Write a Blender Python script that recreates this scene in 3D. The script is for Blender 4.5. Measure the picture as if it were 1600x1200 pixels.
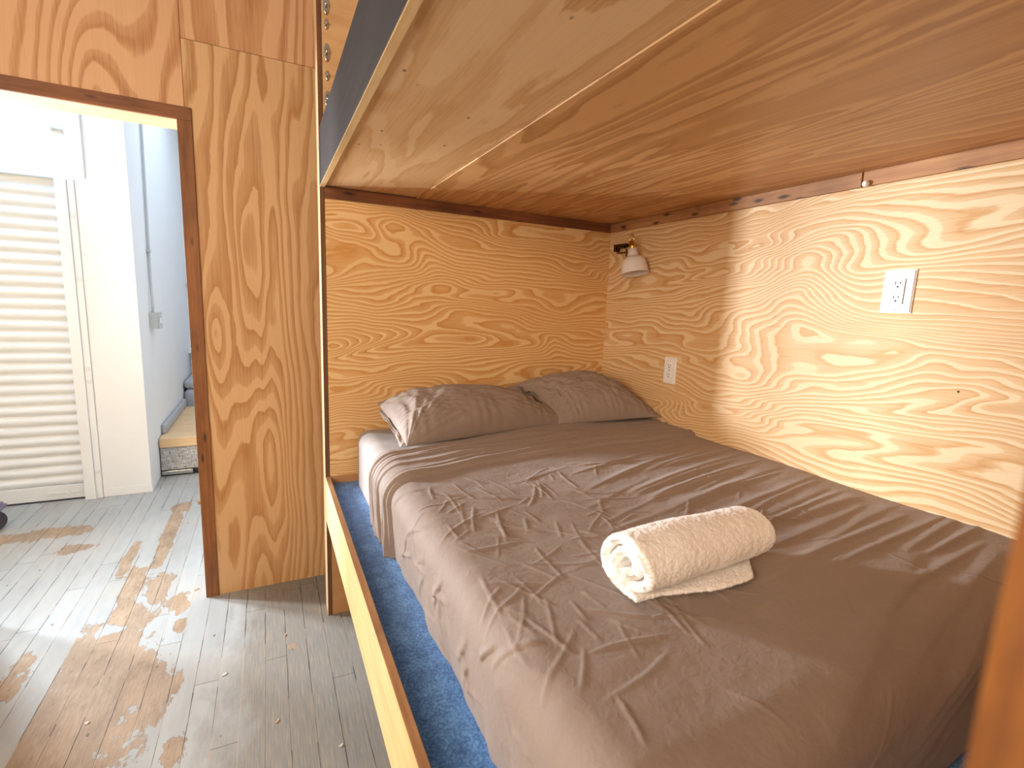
import bpy, bmesh, math, random
import numpy as np
from mathutils import Vector, Matrix
from math import sin, cos, pi, radians

for o in list(bpy.data.objects):
    bpy.data.objects.remove(o, do_unlink=True)
S = bpy.context.scene
COL = S.collection

# ------------------------------------------------------------------ camera
FW = Vector((0.4379449, 0.88520059, -0.15692091))
RT = Vector((0.89837242, -0.43745021, 0.03955134))
UP = Vector((0.03363422, 0.15829472, 0.98681889))
cam_d = bpy.data.cameras.new('camera')
cam = bpy.data.objects.new('camera', cam_d)
COL.objects.link(cam)
cam.matrix_world = Matrix(((RT.x, UP.x, -FW.x, -0.192),
                           (RT.y, UP.y, -FW.y, -2.1036),
                           (RT.z, UP.z, -FW.z, 1.3661),
                           (0, 0, 0, 1)))
cam_d.sensor_width = 36.0
cam_d.lens = 773.467 / 1600 * 36.0
cam_d.clip_start = 0.02
cam_d.dof.use_dof = True
cam_d.dof.focus_distance = 1.8
cam_d.dof.aperture_fstop = 4.0
S.camera = cam

# ------------------------------------------------------------------ light and exposure
S.view_settings.view_transform = 'Standard'
S.view_settings.look = 'None'
S.view_settings.gamma = 1
S.view_settings.use_curve_mapping = False
S.view_settings.exposure = 0.0

W_ = bpy.data.worlds.new('world')
S.world = W_
W_.use_nodes = True
W_.node_tree.nodes['Background'].inputs[0].default_value = (1.0, 0.86, 0.70, 1)
W_.node_tree.nodes['Background'].inputs[1].default_value = 0.37


def area(name, loc, target, sx, sy, power, color=(1, 1, 1), spread=180):
    l = bpy.data.lights.new(name, 'AREA')
    l.shape = 'RECTANGLE'
    l.size = sx
    l.size_y = sy
    l.energy = power
    l.color = color
    l.spread = radians(spread)
    o = bpy.data.objects.new(name, l)
    COL.objects.link(o)
    o.location = loc
    d = Vector(target) - Vector(loc)
    o.rotation_euler = d.to_track_quat('-Z', 'Y').to_euler()
    return o


# low daylight coming through the doorway from the white room
area('doorway_light', (-2.5, 1.415, 1.28), (1.37, -0.80, 1.28), 0.16, 0.42, 49, (0.88, 0.95, 1.0), 100)
area('doorway_window_light', (-1.87, 1.44, 1.28), (0.20, -1.40, 0.85), 0.22, 0.36, 42, (0.88, 0.95, 1.0), 90)
# unseen overhead fills, added to brighten the white room and its alcove
area('white_room_fill', (-1.7, 1.0, 3.1), (-1.5, 1.3, 0), 2.2, 0.8, 42, (0.40, 0.68, 1.0))
area('alcove_fill', (-0.1, 2.6, 3.1), (-0.6, 2.9, 0), 1.0, 1.6, 26, (0.62, 0.80, 1.0))
# soft light of the room behind the camera
area('room_light', (-1.9, -2.5, 1.85), (0.2, 0.0, 1.35), 1.6, 1.1, 80, (1.0, 0.80, 0.60))


# ------------------------------------------------------------------ node helpers
class NT:
    def __init__(self, name):
        self.m = bpy.data.materials.new(name)
        self.m.use_nodes = True
        self.t = self.m.node_tree
        self.t.nodes.clear()
        self.out = self.t.nodes.new('ShaderNodeOutputMaterial')
        self.b = self.t.nodes.new('ShaderNodeBsdfPrincipled')
        self.t.links.new(self.b.outputs[0], self.out.inputs[0])

    def n(self, typ, **kw):
        nd = self.t.nodes.new('ShaderNode' + typ)
        for k, v in kw.items():
            setattr(nd, k, v)
        return nd

    def link(self, a, b):
        self.t.links.new(a, b)

    def put(self, sock, v):
        if v is None:
            return
        if isinstance(v, bpy.types.NodeSocket):
            self.link(v, sock)
        else:
            sock.default_value = v

    def math(self, op, a, b=None, c=None, clamp=False):
        nd = self.n('Math', operation=op)
        nd.use_clamp = clamp
        self.put(nd.inputs[0], a)
        self.put(nd.inputs[1], b)
        self.put(nd.inputs[2], c)
        return nd.outputs[0]

    def coord(self, kind='Object'):
        return self.n('TexCoord').outputs[kind]

    def mapping(self, v, loc=(0, 0, 0), sc=(1, 1, 1), rot=(0, 0, 0)):
        nd = self.n('Mapping')
        self.link(v, nd.inputs[0])
        nd.inputs[1].default_value = loc
        nd.inputs[2].default_value = rot
        nd.inputs[3].default_value = sc
        return nd.outputs[0]

    def noise(self, v, scale, detail=2.0, rough=0.5, dist=0.0, out=0):
        nd = self.n('TexNoise')
        self.link(v, nd.inputs['Vector'])
        nd.inputs['Scale'].default_value = scale
        nd.inputs['Detail'].default_value = detail
        nd.inputs['Roughness'].default_value = rough
        nd.inputs['Distortion'].default_value = dist
        return nd.outputs[out]

    def ramp(self, f, stops, interp='LINEAR'):
        nd = self.n('ValToRGB')
        nd.color_ramp.interpolation = interp
        e = nd.color_ramp.elements
        while len(e) < len(stops):
            e.new(0.5)
        for el, (p, c) in zip(e, stops):
            el.position = p
            el.color = c if len(c) == 4 else (*c, 1)
        self.put(nd.inputs[0], f)
        return nd.outputs[0]

    def maprange(self, v, a, b, c=0.0, d=1.0, smooth=False):
        nd = self.n('MapRange')
        if smooth:
            nd.interpolation_type = 'SMOOTHSTEP'
        self.put(nd.inputs[0], v)
        for i, x in enumerate((a, b, c, d)):
            nd.inputs[i + 1].default_value = x
        return nd.outputs[0]

    def mix(self, f, a, b, blend='MIX'):
        nd = self.n('MixRGB', blend_type=blend)
        self.put(nd.inputs[0], f)
        self.put(nd.inputs[1], a if isinstance(a, bpy.types.NodeSocket) else (*a[:3], 1))
        self.put(nd.inputs[2], b if isinstance(b, bpy.types.NodeSocket) else (*b[:3], 1))
        return nd.outputs[0]

    def sep(self, v):
        nd = self.n('SeparateXYZ')
        self.link(v, nd.inputs[0])
        return nd.outputs

    def comb(self, x, y, z):
        nd = self.n('CombineXYZ')
        for i, s in enumerate((x, y, z)):
            self.put(nd.inputs[i], s)
        return nd.outputs[0]

    def bump(self, h, strength=0.3, dist=0.002):
        nd = self.n('Bump')
        nd.inputs['Strength'].default_value = strength
        nd.inputs['Distance'].default_value = dist
        self.link(h, nd.inputs['Height'])
        self.link(nd.outputs[0], self.b.inputs['Normal'])

    def base(self, c):
        self.put(self.b.inputs['Base Color'], c if isinstance(c, bpy.types.NodeSocket) else (*c[:3], 1))

    def set(self, **kw):
        for k, v in kw.items():
            self.b.inputs[k.replace('_', ' ')].default_value = v


def plain(name, col, rough=0.5, metal=0.0, var=0.0, scale=30):
    t = NT(name)
    if var:
        f = t.noise(t.coord(), scale, 4)
        d = tuple(c * (1 - var) for c in col)
        t.base(t.mix(f, d, col))
    else:
        t.base(col)
    t.set(Roughness=rough, Metallic=metal)
    return t.m


def plywood(name, pale, mid, dark, along, across, seed=0.0, K=11.0, fa=0.8, fc=3.6, eyes=(), lin=0.0,
            contrast=1.0, rough=0.55, jag=0.30, flecks=0.0, tint=None, slant=0.0, lo=0.30):
    """rotary-cut softwood veneer: contour bands of a stretched noise field"""
    t = NT(name)
    s = t.sep(t.coord())
    A, B = s[along], s[across]
    if slant:
        B = t.math('ADD', B, t.math('MULTIPLY', A, slant))
    v = t.comb(t.math('MULTIPLY', A, fa), t.math('MULTIPLY', B, fc), seed)
    warp = t.noise(t.comb(t.math('MULTIPLY', A, 2.2), t.math('MULTIPLY', B, 5.0), seed + 7), 1.0, 2)
    h = t.noise(v, 1.0, 2.0, 0.42, 0.45)
    h = t.math('MULTIPLY', h, K)
    h = t.math('MULTIPLY_ADD', warp, K * 0.16, h)
    if lin:
        h = t.math('MULTIPLY_ADD', B, lin, h)
    for (ea, eb, amp, ra, rb) in eyes:
        da = t.math('DIVIDE', t.math('SUBTRACT', A, ea), ra)
        db = t.math('DIVIDE', t.math('SUBTRACT', B, eb), rb)
        r2 = t.math('ADD', t.math('MULTIPLY', da, da), t.math('MULTIPLY', db, db))
        g = t.math('EXPONENT', t.math('MULTIPLY', t.math('POWER', r2, 0.7), -1.0))
        h = t.math('MULTIPLY_ADD', g, amp, h)
    jn = t.noise(t.comb(t.math('MULTIPLY', A, 17), t.math('MULTIPLY', B, 52), seed + 3), 1.0, 3)
    h = t.math('MULTIPLY_ADD', jn, jag, h)
    fr = t.math('FRACT', h)
    # band width varies over the sheet
    wv = t.noise(t.comb(t.math('MULTIPLY', A, 1.3), t.math('MULTIPLY', B, 4.0), seed + 11), 1.0, 1)
    ex = t.maprange(wv, 0.3, 0.7, 0.6, 2.2)
    fr = t.math('POWER', fr, ex)
    band = t.ramp(fr, [(0.0, (1.0,) * 3), (0.035, (0.0,) * 3), (lo, (0.0,) * 3), (lo + 0.09, (0.5,) * 3),
                       (0.80, (0.72,) * 3), (0.93, (1.0,) * 3), (1.0, (1.0,) * 3)])
    band = t.math('MULTIPLY', band, contrast)
    c = t.mix(band, pale, mid)
    # streaky darker late wood in some bands
    st = t.noise(t.comb(t.math('MULTIPLY', A, 5), t.math('MULTIPLY', B, 230), seed + 5), 1.0, 3, 0.6)
    st2 = t.maprange(st, 0.42, 0.75, 0.0, 0.55)
    c = t.mix(t.math('MULTIPLY', st2, t.math('ADD', band, 0.25)), c, dark)
    big = t.noise(t.comb(t.math('MULTIPLY', A, 0.9), t.math('MULTIPLY', B, 1.8), seed + 21), 1.0, 2)
    c = t.mix(t.maprange(big, 0.35, 0.7, 0.0, 0.28), c, mid)
    if flecks:
        vo = t.n('TexVoronoi')
        t.link(t.comb(t.math('MULTIPLY', A, 9), t.math('MULTIPLY', B, 13), seed), vo.inputs['Vector'])
        vo.inputs['Scale'].default_value = 1.0
        sp = t.maprange(vo.outputs['Distance'], 0.03, 0.07, flecks, 0.0)
        c = t.mix(sp, c, (0.10, 0.04, 0.015))
    t.base(c)
    t.set(Roughness=rough)
    t.bump(t.math('ADD', st, t.math('MULTIPLY', band, 0.4)), 0.10, 0.001)
    return t.m


def timber(name, light, dark, along, rough=0.6, fa=3.0, fc=55.0, marks=0.0, seed=0.0, var=0.6):
    """straight-grained board, along = index of its long axis; optional nail holes and stains"""
    t = NT(name)
    s = list(t.sep(t.coord()))
    m = [t.math('MULTIPLY', s[i], fa if i == along else fc) for i in range(3)]
    m[along] = t.math('ADD', m[along], seed)
    v = t.comb(*m)
    f = t.noise(v, 1.0, 4, 0.6, 0.3)
    c = t.mix(t.maprange(f, 0.3, 0.72), light, dark)
    bl = t.noise(t.mapping(t.coord(), (seed, 0, 0)), 5.0, 3, 0.6)
    c = t.mix(t.maprange(bl, 0.4, 0.7, 0, var), c, tuple(x * 0.55 for x in dark))
    if marks:
        m2 = [t.math('MULTIPLY', s[i], 9 if i == along else 30) for i in range(3)]
        vo = t.n('TexVoronoi')
        t.link(t.comb(*m2), vo.inputs['Vector'])
        vo.inputs['Scale'].default_value = 1.0
        rnd = t.sep(vo.outputs['Color'])[0]
        sp = t.math('MULTIPLY', t.maprange(vo.outputs['Distance'], 0.10, 0.26, marks, 0.0),
                    t.math('GREATER_THAN', rnd, 0.55))
        c = t.mix(sp, c, (0.012, 0.008, 0.006))
    t.base(c)
    t.set(Roughness=rough)
    t.bump(f, 0.15, 0.001)
    return t.m


M = {}
PALE = (0.820, 0.580, 0.300)
MID = (0.620, 0.305, 0.088)
PALE_LIT = (0.800, 0.610, 0.375)  # head panel's plywood again, with light on the side wall put into its colour
MID_LIT = (0.620, 0.350, 0.140)
DARK = (0.46, 0.215, 0.065)
M['ply_head'] = plywood('ply_head', PALE, MID, DARK, 0, 2, seed=3.1, K=22, fa=1.5, fc=4.4, lin=42.0, jag=0.4,
                        eyes=[(0.95, 0.45, 3.0, 0.20, 0.10), (0.45, 0.32, 2.2, 0.22, 0.08)])
M['ply_side'] = plywood('ply_side', PALE_LIT, MID_LIT, DARK, 1, 2, seed=11.7, K=22, fa=1.3, fc=4.4, lin=44.0, jag=0.4,
                        eyes=[(-1.045, 1.39, -7.0, 0.13, 0.16), (-0.85, 1.10, 2.5, 0.15, 0.08), (-1.45, 1.02, 2.2, 0.22, 0.06)],
                        slant=0.05)
DP = (0.720, 0.420, 0.225)
DM = (0.530, 0.250, 0.100)
DD = (0.30, 0.120, 0.040)
M['ply_door_a'] = plywood('ply_door_a', DP, DM, DD, 2, 0, seed=5.3, eyes=[(2.02, -0.74, 6.0, 0.45, 0.16)], K=7, fa=0.40, fc=3.0, lin=10.0, lo=0.50, jag=0.16)
M['ply_door_b'] = plywood('ply_door_b', DP, DM, DD, 2, 0, seed=15.9, K=7, fa=0.40, fc=3.0, lin=-9.0, lo=0.45, jag=0.16)
M['ply_door_c'] = plywood('ply_door_c', (0.68, 0.42, 0.21), (0.50, 0.25, 0.09), DD, 2, 0, seed=8.4, K=10, fa=0.50, fc=3.8,
                          lin=15.0, eyes=[(0.62, -0.20, -4.5, 0.55, 0.10), (1.55, -0.27, 4.0, 0.50, 0.08), (1.2, -0.40, 2.0, 0.18, 0.05)], jag=0.2, lo=0.42)
M['deck_a'] = plywood('deck_a', (0.74, 0.49, 0.26), (0.60, 0.33, 0.13), (0.36, 0.17, 0.06), 1, 0, seed=2.2, K=7, fa=0.7,
                      fc=5.0, contrast=0.8, flecks=0.8, rough=0.45)
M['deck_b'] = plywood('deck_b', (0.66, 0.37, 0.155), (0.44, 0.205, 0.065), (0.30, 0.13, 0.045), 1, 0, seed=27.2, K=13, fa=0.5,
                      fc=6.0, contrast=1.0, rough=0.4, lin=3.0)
M['rail'] = timber('rail', (0.80, 0.56, 0.27), (0.66, 0.40, 0.15), 1, var=0.25)
M['rail_edge'] = timber('rail_edge', (0.46, 0.23, 0.09), (0.25, 0.105, 0.035), 1, var=0.5)
M['pine_z'] = timber('pine_z', (0.78, 0.55, 0.33), (0.64, 0.40, 0.20), 2, var=0.2)
M['pine_x'] = timber('pine_x', (0.78, 0.57, 0.36), (0.66, 0.43, 0.22), 0, var=0.2)
M['upper'] = timber('upper', (0.74, 0.47, 0.24), (0.58, 0.33, 0.14), 0, var=0.2, fc=25)
M['brown_z'] = timber('brown_z', (0.20, 0.085, 0.028), (0.085, 0.034, 0.012), 2, var=0.4)
M['red_x'] = timber('red_x', (0.30, 0.105, 0.035), (0.13, 0.038, 0.013), 0, marks=0.85, var=0.6)
M['red_y_lit'] = timber('red_y_lit', (0.54, 0.285, 0.125), (0.30, 0.12, 0.045), 1, marks=0.85, var=0.6)  # head strip's wood again, paler: light on the side wall is in its colour
M['case_x'] = timber('case_x', (0.32, 0.115, 0.036), (0.15, 0.046, 0.014), 0, marks=0.8, var=0.45)
M['case_z'] = timber('case_z', (0.36, 0.140, 0.038), (0.17, 0.055, 0.015), 2, marks=0.8, var=0.45)
M['post'] = timber('post', (0.40, 0.150, 0.022), (0.11, 0.030, 0.006), 2, fa=6, fc=35, marks=0.7, var=0.7)
M['fascia'] = timber('fascia', (0.034, 0.026, 0.025), (0.024, 0.019, 0.018), 1, var=0.15, rough=0.5)
for _n in M['fascia'].node_tree.nodes:
    if _n.type == 'BSDF_PRINCIPLED':
        _n.inputs['Roughness'].default_value = 0.8
        _n.inputs['Specular IOR Level'].default_value = 0.15
M['under'] = timber('under', (0.55, 0.30, 0.13), (0.44, 0.21, 0.08), 0, var=0.2, fc=20)
M['dark'] = plain('dark', (0.02, 0.013, 0.01), 0.8)
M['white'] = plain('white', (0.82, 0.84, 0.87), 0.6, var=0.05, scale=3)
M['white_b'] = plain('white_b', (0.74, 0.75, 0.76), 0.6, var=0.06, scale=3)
M['shutter'] = plain('shutter', (0.78, 0.81, 0.84), 0.4, var=0.06, scale=6)
M['plastic'] = plain('plastic', (0.84, 0.84, 0.85), 0.28)
M['slot'] = plain('slot', (0.01, 0.01, 0.01), 0.6)
M['steel'] = plain('steel', (0.62, 0.60, 0.57), 0.22, 1.0)
M['screw'] = plain('screw', (0.45, 0.44, 0.43), 0.3, 1.0)
M['brass'] = plain('brass', (0.72, 0.48, 0.16), 0.25, 1.0)
M['bronze'] = plain('bronze', (0.10, 0.055, 0.02), 0.35, 1.0)
M['enamel'] = plain('enamel', (0.83, 0.79, 0.77), 0.22)
M['greybox'] = plain('greybox', (0.50, 0.54, 0.57), 0.4)
M['rubber'] = plain('rubber', (0.035, 0.03, 0.05), 0.6)
M['lilac'] = plain('lilac', (0.16, 0.14, 0.22), 0.4)
M['chip'] = plain('chip', (0.62, 0.42, 0.24), 0.7, var=0.4)
M['chip_w'] = plain('chip_w', (0.75, 0.70, 0.62), 0.7, var=0.2)


def cloth(name, col, weave=900.0, sheen=0.12, var=0.10, bumps=0.5):
    t = NT(name)
    co = t.coord()
    f = t.noise(co, 14, 4, 0.6)
    c = t.mix(f, tuple(x * (1 - var) for x in col), tuple(min(1, x * (1 + var)) for x in col))
    t.base(c)
    t.set(Roughness=0.75, Sheen_Weight=sheen)
    cr = t.noise(co, 55, 4, 0.6, 1.2)
    t.bump(cr, bumps, 0.003)
    return t.m


M['sheet'] = cloth('sheet', (0.262, 0.196, 0.162))
M['fitted'] = cloth('fitted', (0.31, 0.265, 0.245), bumps=0.15)
M['case'] = cloth('case', (0.265, 0.198, 0.162))


def terry():
    t = NT('terry')
    co = t.coord()
    f = t.noise(co, 330, 3, 0.7)
    g = t.noise(co, 60, 3, 0.6)
    t.base(t.mix(f, (0.86, 0.82, 0.78), (0.97, 0.95, 0.92)))
    t.set(Roughness=0.95, Sheen_Weight=0.5)
    t.bump(t.math('MULTIPLY_ADD', g, 0.6, f), 0.5, 0.003)
    return t.m


M['terry'] = terry()


def carpet():
    t = NT('carpet')
    co = t.coord()
    f = t.noise(co, 170, 4, 0.75)
    g = t.noise(co, 26, 3, 0.6)
    f2 = t.math('MULTIPLY_ADD', g, 0.35, t.math('MULTIPLY', f, 0.75))
    c = t.ramp(f2, [(0.38, (0.010, 0.055, 0.20)), (0.52, (0.030, 0.145, 0.42)), (0.68, (0.12, 0.32, 0.66))])
    t.base(c)
    t.set(Roughness=1.0, Sheen_Weight=0.3)
    t.bump(f, 0.8, 0.004)
    return t.m


M['carpet'] = carpet()


def tweed():
    t = NT('tweed')
    s = t.sep(t.coord())
    w = t.noise(t.comb(t.math('MULTIPLY', s[0], 160), t.math('MULTIPLY', s[1], 160), t.math('MULTIPLY', s[2], 25)), 1, 2)
    w2 = t.noise(t.comb(t.math('MULTIPLY', s[0], 20), t.math('MULTIPLY', s[1], 20), t.math('MULTIPLY', s[2], 160)), 1, 2)
    f = t.math('MULTIPLY', t.math('ADD', w, w2), 0.5)
    t.base(t.ramp(f, [(0.38, (0.20, 0.20, 0.21)), (0.6, (0.62, 0.62, 0.63))]))
    t.set(Roughness=0.9)
    return t.m


M['tweed'] = tweed()
M['cushion'] = cloth('cushion', (0.40, 0.41, 0.45), bumps=0.1)


def floor_mat():
    t = NT('floor_boards')
    s = t.sep(t.coord())
    X, Y = s[0], s[1]
    P = 0.0742
    u = t.math('DIVIDE', t.math('ADD', X, 0.246), P)
    idx = t.math('FLOOR', u)
    fr = t.math('FRACT', u)
    wn = t.n('TexWhiteNoise', noise_dimensions='1D')
    t.link(idx, wn.inputs['W'])
    rnd = wn.outputs['Value']
    # distance to the nearest board edge, metres
    e = t.math('MULTIPLY', t.math('SUBTRACT', 0.5, t.math('ABSOLUTE', t.math('SUBTRACT', fr, 0.5))), P)
    wob = t.noise(t.comb(idx, t.math('MULTIPLY', Y, 9), 0.0), 1.0, 2)
    gapw = t.math('MULTIPLY', t.maprange(wob, 0.35, 0.75, 0.25, 1.9), 0.0014)
    gap = t.math('LESS_THAN', e, gapw)
    # butt joints
    yy = t.math('ADD', Y, t.math('MULTIPLY', rnd, 7.3))
    jf = t.math('FRACT', t.math('DIVIDE', yy, 1.35))
    joint = t.math('LESS_THAN', jf, 0.0016)
    seg = t.math('FLOOR', t.math('DIVIDE', yy, 1.35))
    wn2 = t.n('TexWhiteNoise', noise_dimensions='2D')
    t.link(t.comb(idx, seg, 0.0), wn2.inputs['Vector'])
    tone = wn2.outputs['Value']
    # paint wear
    n1 = t.noise(t.comb(X, t.math('MULTIPLY', Y, 0.5), 4.4), 11.0, 6, 0.66, 0.4)
    n2 = t.noise(t.comb(t.math('MULTIPLY', X, 1.6), t.math('MULTIPLY', Y, 0.35), 9.1), 16.0, 4, 0.6)

    def ell(cx, cy, rx, ry):
        a = t.math('DIVIDE', t.math('SUBTRACT', X, cx), rx)
        b = t.math('DIVIDE', t.math('SUBTRACT', Y, cy), ry)
        r = t.math('SQRT', t.math('ADD', t.math('MULTIPLY', a, a), t.math('MULTIPLY', b, b)))
        return t.math('SUBTRACT', 1.0, r)
    spots = [(-0.80, -0.25, 0.22, 0.62), (-0.77, 0.18, 0.13, 0.26), (-0.585, -0.25, 0.085, 0.15), (-0.49, -0.53, 0.05, 0.10),
             (-1.04, 0.10, 0.045, 0.09), (-1.06, -0.02, 0.05, 0.08), (-0.69, 0.52, 0.045, 0.20), (-0.81, 0.58, 0.045, 0.18),
             (-0.59, 0.34, 0.045, 0.10), (-0.74, 1.15, 0.035, 0.50), (-0.73, 1.52, 0.05, 0.10), (-1.35, 1.36, 0.22, 0.09), (-0.88, 0.92, 0.03, 0.22),
             (-1.15, 1.1, 0.10, 0.06), (-0.56, 0.16, 0.03, 0.06), (-0.15, -0.15, 0.03, 0.03)]
    acc = None
    for sp in spots:
        v = ell(*sp)
        acc = v if acc is None else t.math('MAXIMUM', acc, v)
    # a peeled-back island of paint inside the bare band
    isl = ell(-0.80, 0.23, 0.07, 0.07)
    acc = t.math('SUBTRACT', acc, t.math('MULTIPLY', t.math('MAXIMUM', isl, 0.0), 1.6))
    acc = t.math('MAXIMUM', acc, -0.9)
    cut = t.math('MULTIPLY', t.math('LESS_THAN', X, -0.914), t.math('LESS_THAN', Y, 0.35))
    keep = t.math('GREATER_THAN', t.math('MAXIMUM', ell(-1.04, 0.10, 0.06, 0.12), ell(-1.06, -0.03, 0.06, 0.10)), 0.0)
    cut = t.math('MULTIPLY', cut, t.math('SUBTRACT', 1.0, keep))
    acc = t.math('SUBTRACT', acc, t.math('MULTIPLY', cut, 1.2))
    m = t.math('MULTIPLY_ADD', t.math('SUBTRACT', n1, 0.5), 2.6, acc)
    m = t.math('MULTIPLY_ADD', t.math('SUBTRACT', rnd, 0.5), 0.45, m)
    bare = t.maprange(m, 0.10, 0.125)
    rim = t.math('MULTIPLY', t.maprange(m, 0.07, 0.10), t.maprange(m, 0.105, 0.13, 1.0, 0.0))
    paint = t.mix(n2, (0.30, 0.315, 0.318), (0.45, 0.465, 0.468))
    grime = t.noise(t.comb(X, Y, 1.0), 3.0, 4, 0.6)
    paint = t.mix(t.maprange(grime, 0.45, 0.75, 0, 0.35), paint, (0.44, 0.38, 0.31))
    gr = t.noise(t.comb(t.math('MULTIPLY', X, 260), t.math('MULTIPLY', Y, 9), 2.0), 1.0, 4, 0.65)
    wood = t.mix(t.maprange(gr, 0.3, 0.7), (0.44, 0.32, 0.22), (0.30, 0.205, 0.13))
    wblot = t.noise(t.comb(t.math('MULTIPLY', X, 2), Y, 5.0), 6.0, 4, 0.6)
    wood = t.mix(t.maprange(wblot, 0.42, 0.7, 0, 0.75), wood, (0.22, 0.15, 0.10))
    smg = t.noise(t.comb(t.math('MULTIPLY', X, 3), Y, 8.0), 17.0, 4, 0.65)
    wood = t.mix(t.maprange(smg, 0.56, 0.72, 0, 0.6), wood, (0.14, 0.095, 0.07))
    wood = t.mix(t.maprange(smg, 0.44, 0.30, 0, 0.4), wood, (0.46, 0.42, 0.37))
    # worn-through grey boards towards the bed
    worn = t.mix(t.maprange(gr, 0.35, 0.62), (0.11, 0.115, 0.118), (0.33, 0.29, 0.235))
    wmask = t.maprange(t.math('MULTIPLY_ADD', t.math('SUBTRACT', n1, 0.5), 0.35,
                              t.math('MULTIPLY_ADD', Y, -0.06, X)), -0.42, -0.27)
    paint = t.mix(t.math('MULTIPLY', wmask, t.maprange(gr, 0.3, 0.6, 0.55, 1.0)), paint, worn)
    c = t.mix(bare, paint, wood)
    c = t.mix(t.math('MULTIPLY', rim, 0.55), c, (0.16, 0.12, 0.09))
    c = t.mix(t.maprange(tone, 0, 1, 0.0, 0.22), c, (0.23, 0.20, 0.17))
    # specks
    vo = t.n('TexVoronoi')
    t.link(t.comb(X, t.math('MULTIPLY', Y, 0.5), 0.0), vo.inputs['Vector'])
    vo.inputs['Scale'].default_value = 14
    spk = t.math('MULTIPLY', t.math('LESS_THAN', vo.outputs['Distance'], 0.055),
                 t.math('GREATER_THAN', t.sep(vo.outputs['Color'])[0], 0.5))
    c = t.mix(t.math('MULTIPLY', spk, 0.7), c, (0.08, 0.065, 0.05))
    lightgap = t.math('GREATER_THAN', t.noise(t.comb(idx, t.math('MULTIPLY', Y, 1.3), 3.0), 1.0, 1), 0.52)
    gapc = t.mix(lightgap, (0.045, 0.035, 0.03), (0.42, 0.33, 0.25))
    c = t.mix(t.math('MULTIPLY', gap, 0.85), c, gapc)
    c = t.mix(t.math('MULTIPLY', joint, 0.8), c, (0.04, 0.03, 0.025))
    t.base(c)
    t.b.inputs['Roughness'].default_value = 0.62
    t.b.inputs['Specular IOR Level'].default_value = 0.22
    h = t.math('SUBTRACT', t.math('MULTIPLY', gr, 0.25), t.math('MULTIPLY_ADD', bare, 0.5, t.math('MULTIPLY', gap, 1.0)))
    t.bump(h, 0.5, 0.0015)
    return t.m


M['floor'] = floor_mat()


# ------------------------------------------------------------------ mesh helpers
def mesh_obj(name, verts, faces, mat, parent=None, loc=(0, 0, 0), smooth=False):
    me = bpy.data.meshes.new(name)
    me.from_pydata([tuple(v) for v in verts], [], faces)
    me.update()
    return finish(name, me, mat, parent, loc, smooth)


def finish(name, me, mat, parent=None, loc=(0, 0, 0), smooth=False):
    if smooth:
        me.polygons.foreach_set('use_smooth', [True] * len(me.polygons))
    me.materials.append(mat)
    o = bpy.data.objects.new(name, me)
    COL.objects.link(o)
    o.location = loc
    if parent:
        o.parent = parent
    return o


def bm_obj(name, bm, mat, parent=None, loc=(0, 0, 0), smooth=False):
    me = bpy.data.meshes.new(name)
    bmesh.ops.recalc_face_normals(bm, faces=bm.faces)
    bm.to_mesh(me)
    bm.free()
    return finish(name, me, mat, parent, loc, smooth)


def add_box(bm, a, b, bevel=0.0):
    g = bmesh.ops.create_cube(bm, size=1)
    vs = g['verts']
    for v in vs:
        v.co = Vector([(a[i] + b[i]) / 2 + v.co[i] * (b[i] - a[i]) for i in range(3)])
    if bevel:
        es = list({e for v in vs for e in v.link_edges})
        bmesh.ops.bevel(bm, geom=es, offset=bevel, segments=2, affect='EDGES', profile=0.6)


def box(name, a, b, mat, parent=None, bevel=0.0012, loc=(0, 0, 0)):
    bm = bmesh.new()
    add_box(bm, a, b, bevel)
    return bm_obj(name, bm, mat, parent, loc)


def add_lathe(bm, prof, mtx, seg=32, caps=True):
    """prof = [(radius, height)], axis local z, mtx places it"""
    rings = []
    for r, h in prof:
        rings.append([bm.verts.new(mtx @ Vector((r * cos(2 * pi * i / seg), r * sin(2 * pi * i / seg), h))) for i in range(seg)])
    for a, b in zip(rings, rings[1:]):
        for i in range(seg):
            j = (i + 1) % seg
            bm.faces.new((a[i], a[j], b[j], b[i]))
    if caps:
        bm.faces.new(rings[0][::-1])
        bm.faces.new(rings[-1])


def add_tube(bm, pts, r, seg=12):
    pts = [Vector(p) for p in pts]
    n = len(pts)
    rings = []
    up = Vector((0.13, 0.27, 0.95)).normalized()
    for i, p in enumerate(pts):
        d = (pts[min(i + 1, n - 1)] - pts[max(i - 1, 0)]).normalized()
        a = d.cross(up)
        if a.length < 0.05:
            a = d.cross(Vector((1, 0, 0)))
        a.normalize()
        b = d.cross(a)
        rr = r[i] if isinstance(r, (list, tuple)) else r
        rings.append([bm.verts.new(p + (a * cos(2 * pi * k / seg) + b * sin(2 * pi * k / seg)) * rr) for k in range(seg)])
    for a, b in zip(rings, rings[1:]):
        for k in range(seg):
            j = (k + 1) % seg
            bm.faces.new((a[k], a[j], b[j], b[k]))
    bm.faces.new(rings[0][::-1])
    bm.faces.new(rings[-1])


def thing(name, label, cat, loc=(0, 0, 0), group=None):
    o = bpy.data.objects.new(name, None)
    COL.objects.link(o)
    o.location = loc
    o.empty_display_size = 0.05
    o['label'] = label
    o['category'] = cat
    if group:
        o['group'] = group
    return o


def tag(o, label, cat, group=None):
    o['label'] = label
    o['category'] = cat
    if group:
        o['group'] = group
    return o


def struct(o, label=None, cat=None):
    o['kind'] = 'structure'
    if label:
        o['label'] = label
    if cat:
        o['category'] = cat
    return o


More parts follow.
